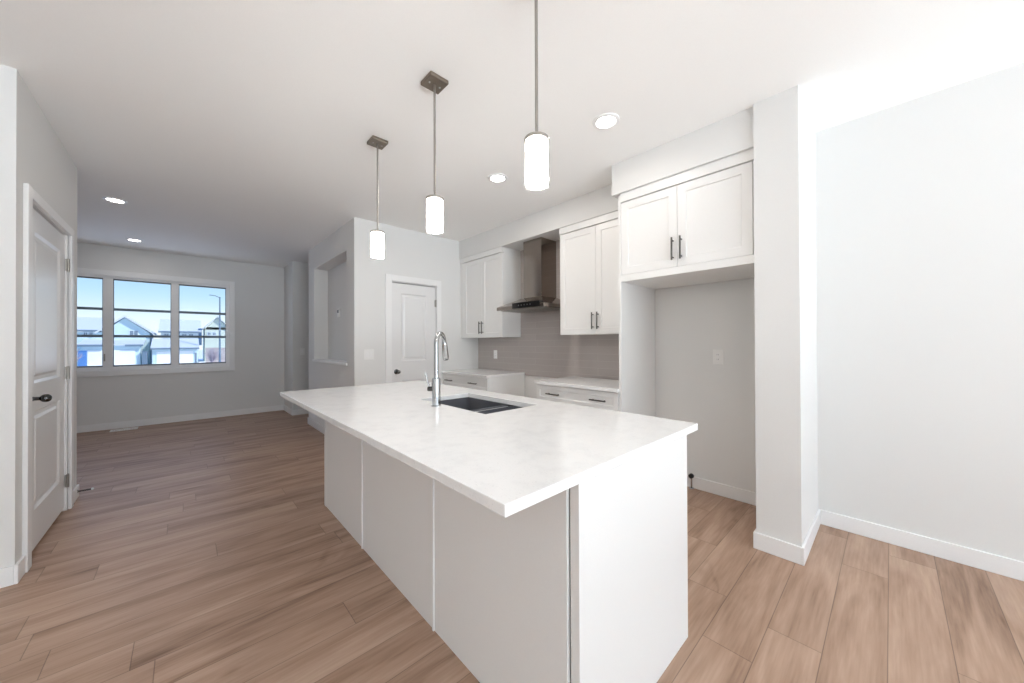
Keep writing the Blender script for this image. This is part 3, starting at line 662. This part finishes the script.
garage_door(h2, ox(-1.50), ox(-.72), yg, oz(.76)); garage_door(h2, ox(-.34), ox(.46), yg, oz(.78))
obj('side_door', BM((ox(.54), ox(.66), yg-.05, yg, GZ, oz(.62))), M_HGLASS, h2)
# cream house on the right
h3 = thing('house', 'pale cream house with gable, right pane of the window', 'house', (ox(2.4), GY+10, GZ))
y3 = GY+9; k3 = (y3)/(36.0)
bm = BM((k3*1.12, k3*4.2, y3, y3+9, GZ, oz(2.9)-.3)); poly_prism(bm, [(k3*1.12, CAM_H+k3*1.15), (k3*2.7, CAM_H+k3*1.15), (k3*1.86, CAM_H+k3*2.1)], y3, y3+9, 'y'); obj('wall', bm, M_SIDE3, h3)
bm = bmesh.new(); gable_roof(bm, k3*1.0, k3*2.75, k3*1.86, CAM_H+k3*1.15, CAM_H+k3*2.12, y3-.6, y3+9.5); obj('roof', bm, M_ROOF, h3)
for a in (1.3, 1.6): hwin(h3, k3*a, k3*(a+.15), y3, CAM_H+k3*.72, CAM_H+k3*.92)
# fence, twigs, post, blue tarp, utility things
fe = thing('fence', 'low brown board fence behind bare twigs, far right of the window', 'fence', (ox(1.9), GY+2.5, GZ))
obj('board_panel', BM(*[(ox(1.2)+k*.155, ox(1.2)+k*.155+.14, GY+2.5, GY+2.54, GZ, oz(1.0)) for k in range(28)]), M_FENCE, fe)
obj('rail', BM((ox(1.2), ox(1.2)+4.35, GY+2.46, GY+2.5, oz(.9), oz(.95)), (ox(1.2), ox(1.2)+4.35, GY+2.46, GY+2.5, oz(.1), oz(.15))), M_FENCE, fe)
def twig_bush(name, label, c, n, h, spread, group=None):
    rnd = random.Random(hash(label) % 1000 if False else len(label)); t = thing(name, label, 'bush', c)
    bm = bmesh.new()
    for k in range(n):
        a = rnd.random()*2*PI; b = Vector(c); d = Vector((math.cos(a)*spread*rnd.random(), math.sin(a)*spread*rnd.random(), h*(.5+.5*rnd.random())))
        tube(bm, [b, b+d*.5+Vector((.1*rnd.random(), 0, .1)), b+d], [.05, .03, .012], 5)
        for j in range(4):
            s_ = b+d*(.4+.15*j); dd_ = Vector((rnd.uniform(-.5, .5), rnd.uniform(-.3, .3), rnd.uniform(.1, .6)))
            tube(bm, [s_, s_+dd_], [.02, .008], 4)
    obj('branches', bm, M_TWIG, t); return t
twig_bush('bare_bush', 'bare twiggy bush before the brown fence, far right of the window', (ox(1.55), GY+.4, GZ), 40, 2.6, 1.3)
twig_bush('bare_bush', 'pale bare bush at the left edge of the window view', (ox(-5.2), GY-4, GZ), 50, 2.7, 1.3)
tag(obj('blue_bin', BM((ox(-4.95), ox(-4.62), GY-2.2, GY-1.6, GZ, oz(.85)), (ox(-4.97), ox(-4.60), GY-2.25, GY-1.55, oz(.85), oz(.9))), M_BLUE, origin=(ox(-4.8), GY-2, GZ)), 'blue bin beside the pale bare bush outside', 'bin')
lp = thing('lamp_post', 'tall slim grey lamp post outside the right pane of the window', 'lamp post', (ox(1.96), GY-2, GZ))
bm = bmesh.new(); tube(bm, [(ox(1.96), GY-2, GZ), (ox(1.96), GY-2, oz(4.9))], [.16, .09], 10); obj('pole', bm, M_POST, lp, smooth=True)
bm = bmesh.new(); tube(bm, [(ox(1.96), GY-2, oz(4.85)), (ox(1.96)-.6, GY-2.0, oz(4.98)), (ox(1.96)-1.3, GY-2.0, oz(5.0))], .06, 8); obj('arm', bm, M_POST, lp, smooth=True)
tag(obj('utility_cabinet', BM((ox(-2.2), ox(-1.95), GY-.6, GY+.2, GZ, oz(.75)), (ox(-2.23), ox(-1.92), GY-.63, GY+.23, oz(.75), oz(.80))), M_POST, origin=(ox(-2.08), GY-.2, GZ)), 'dark grey utility cabinet between the two garages outside', 'cabinet')
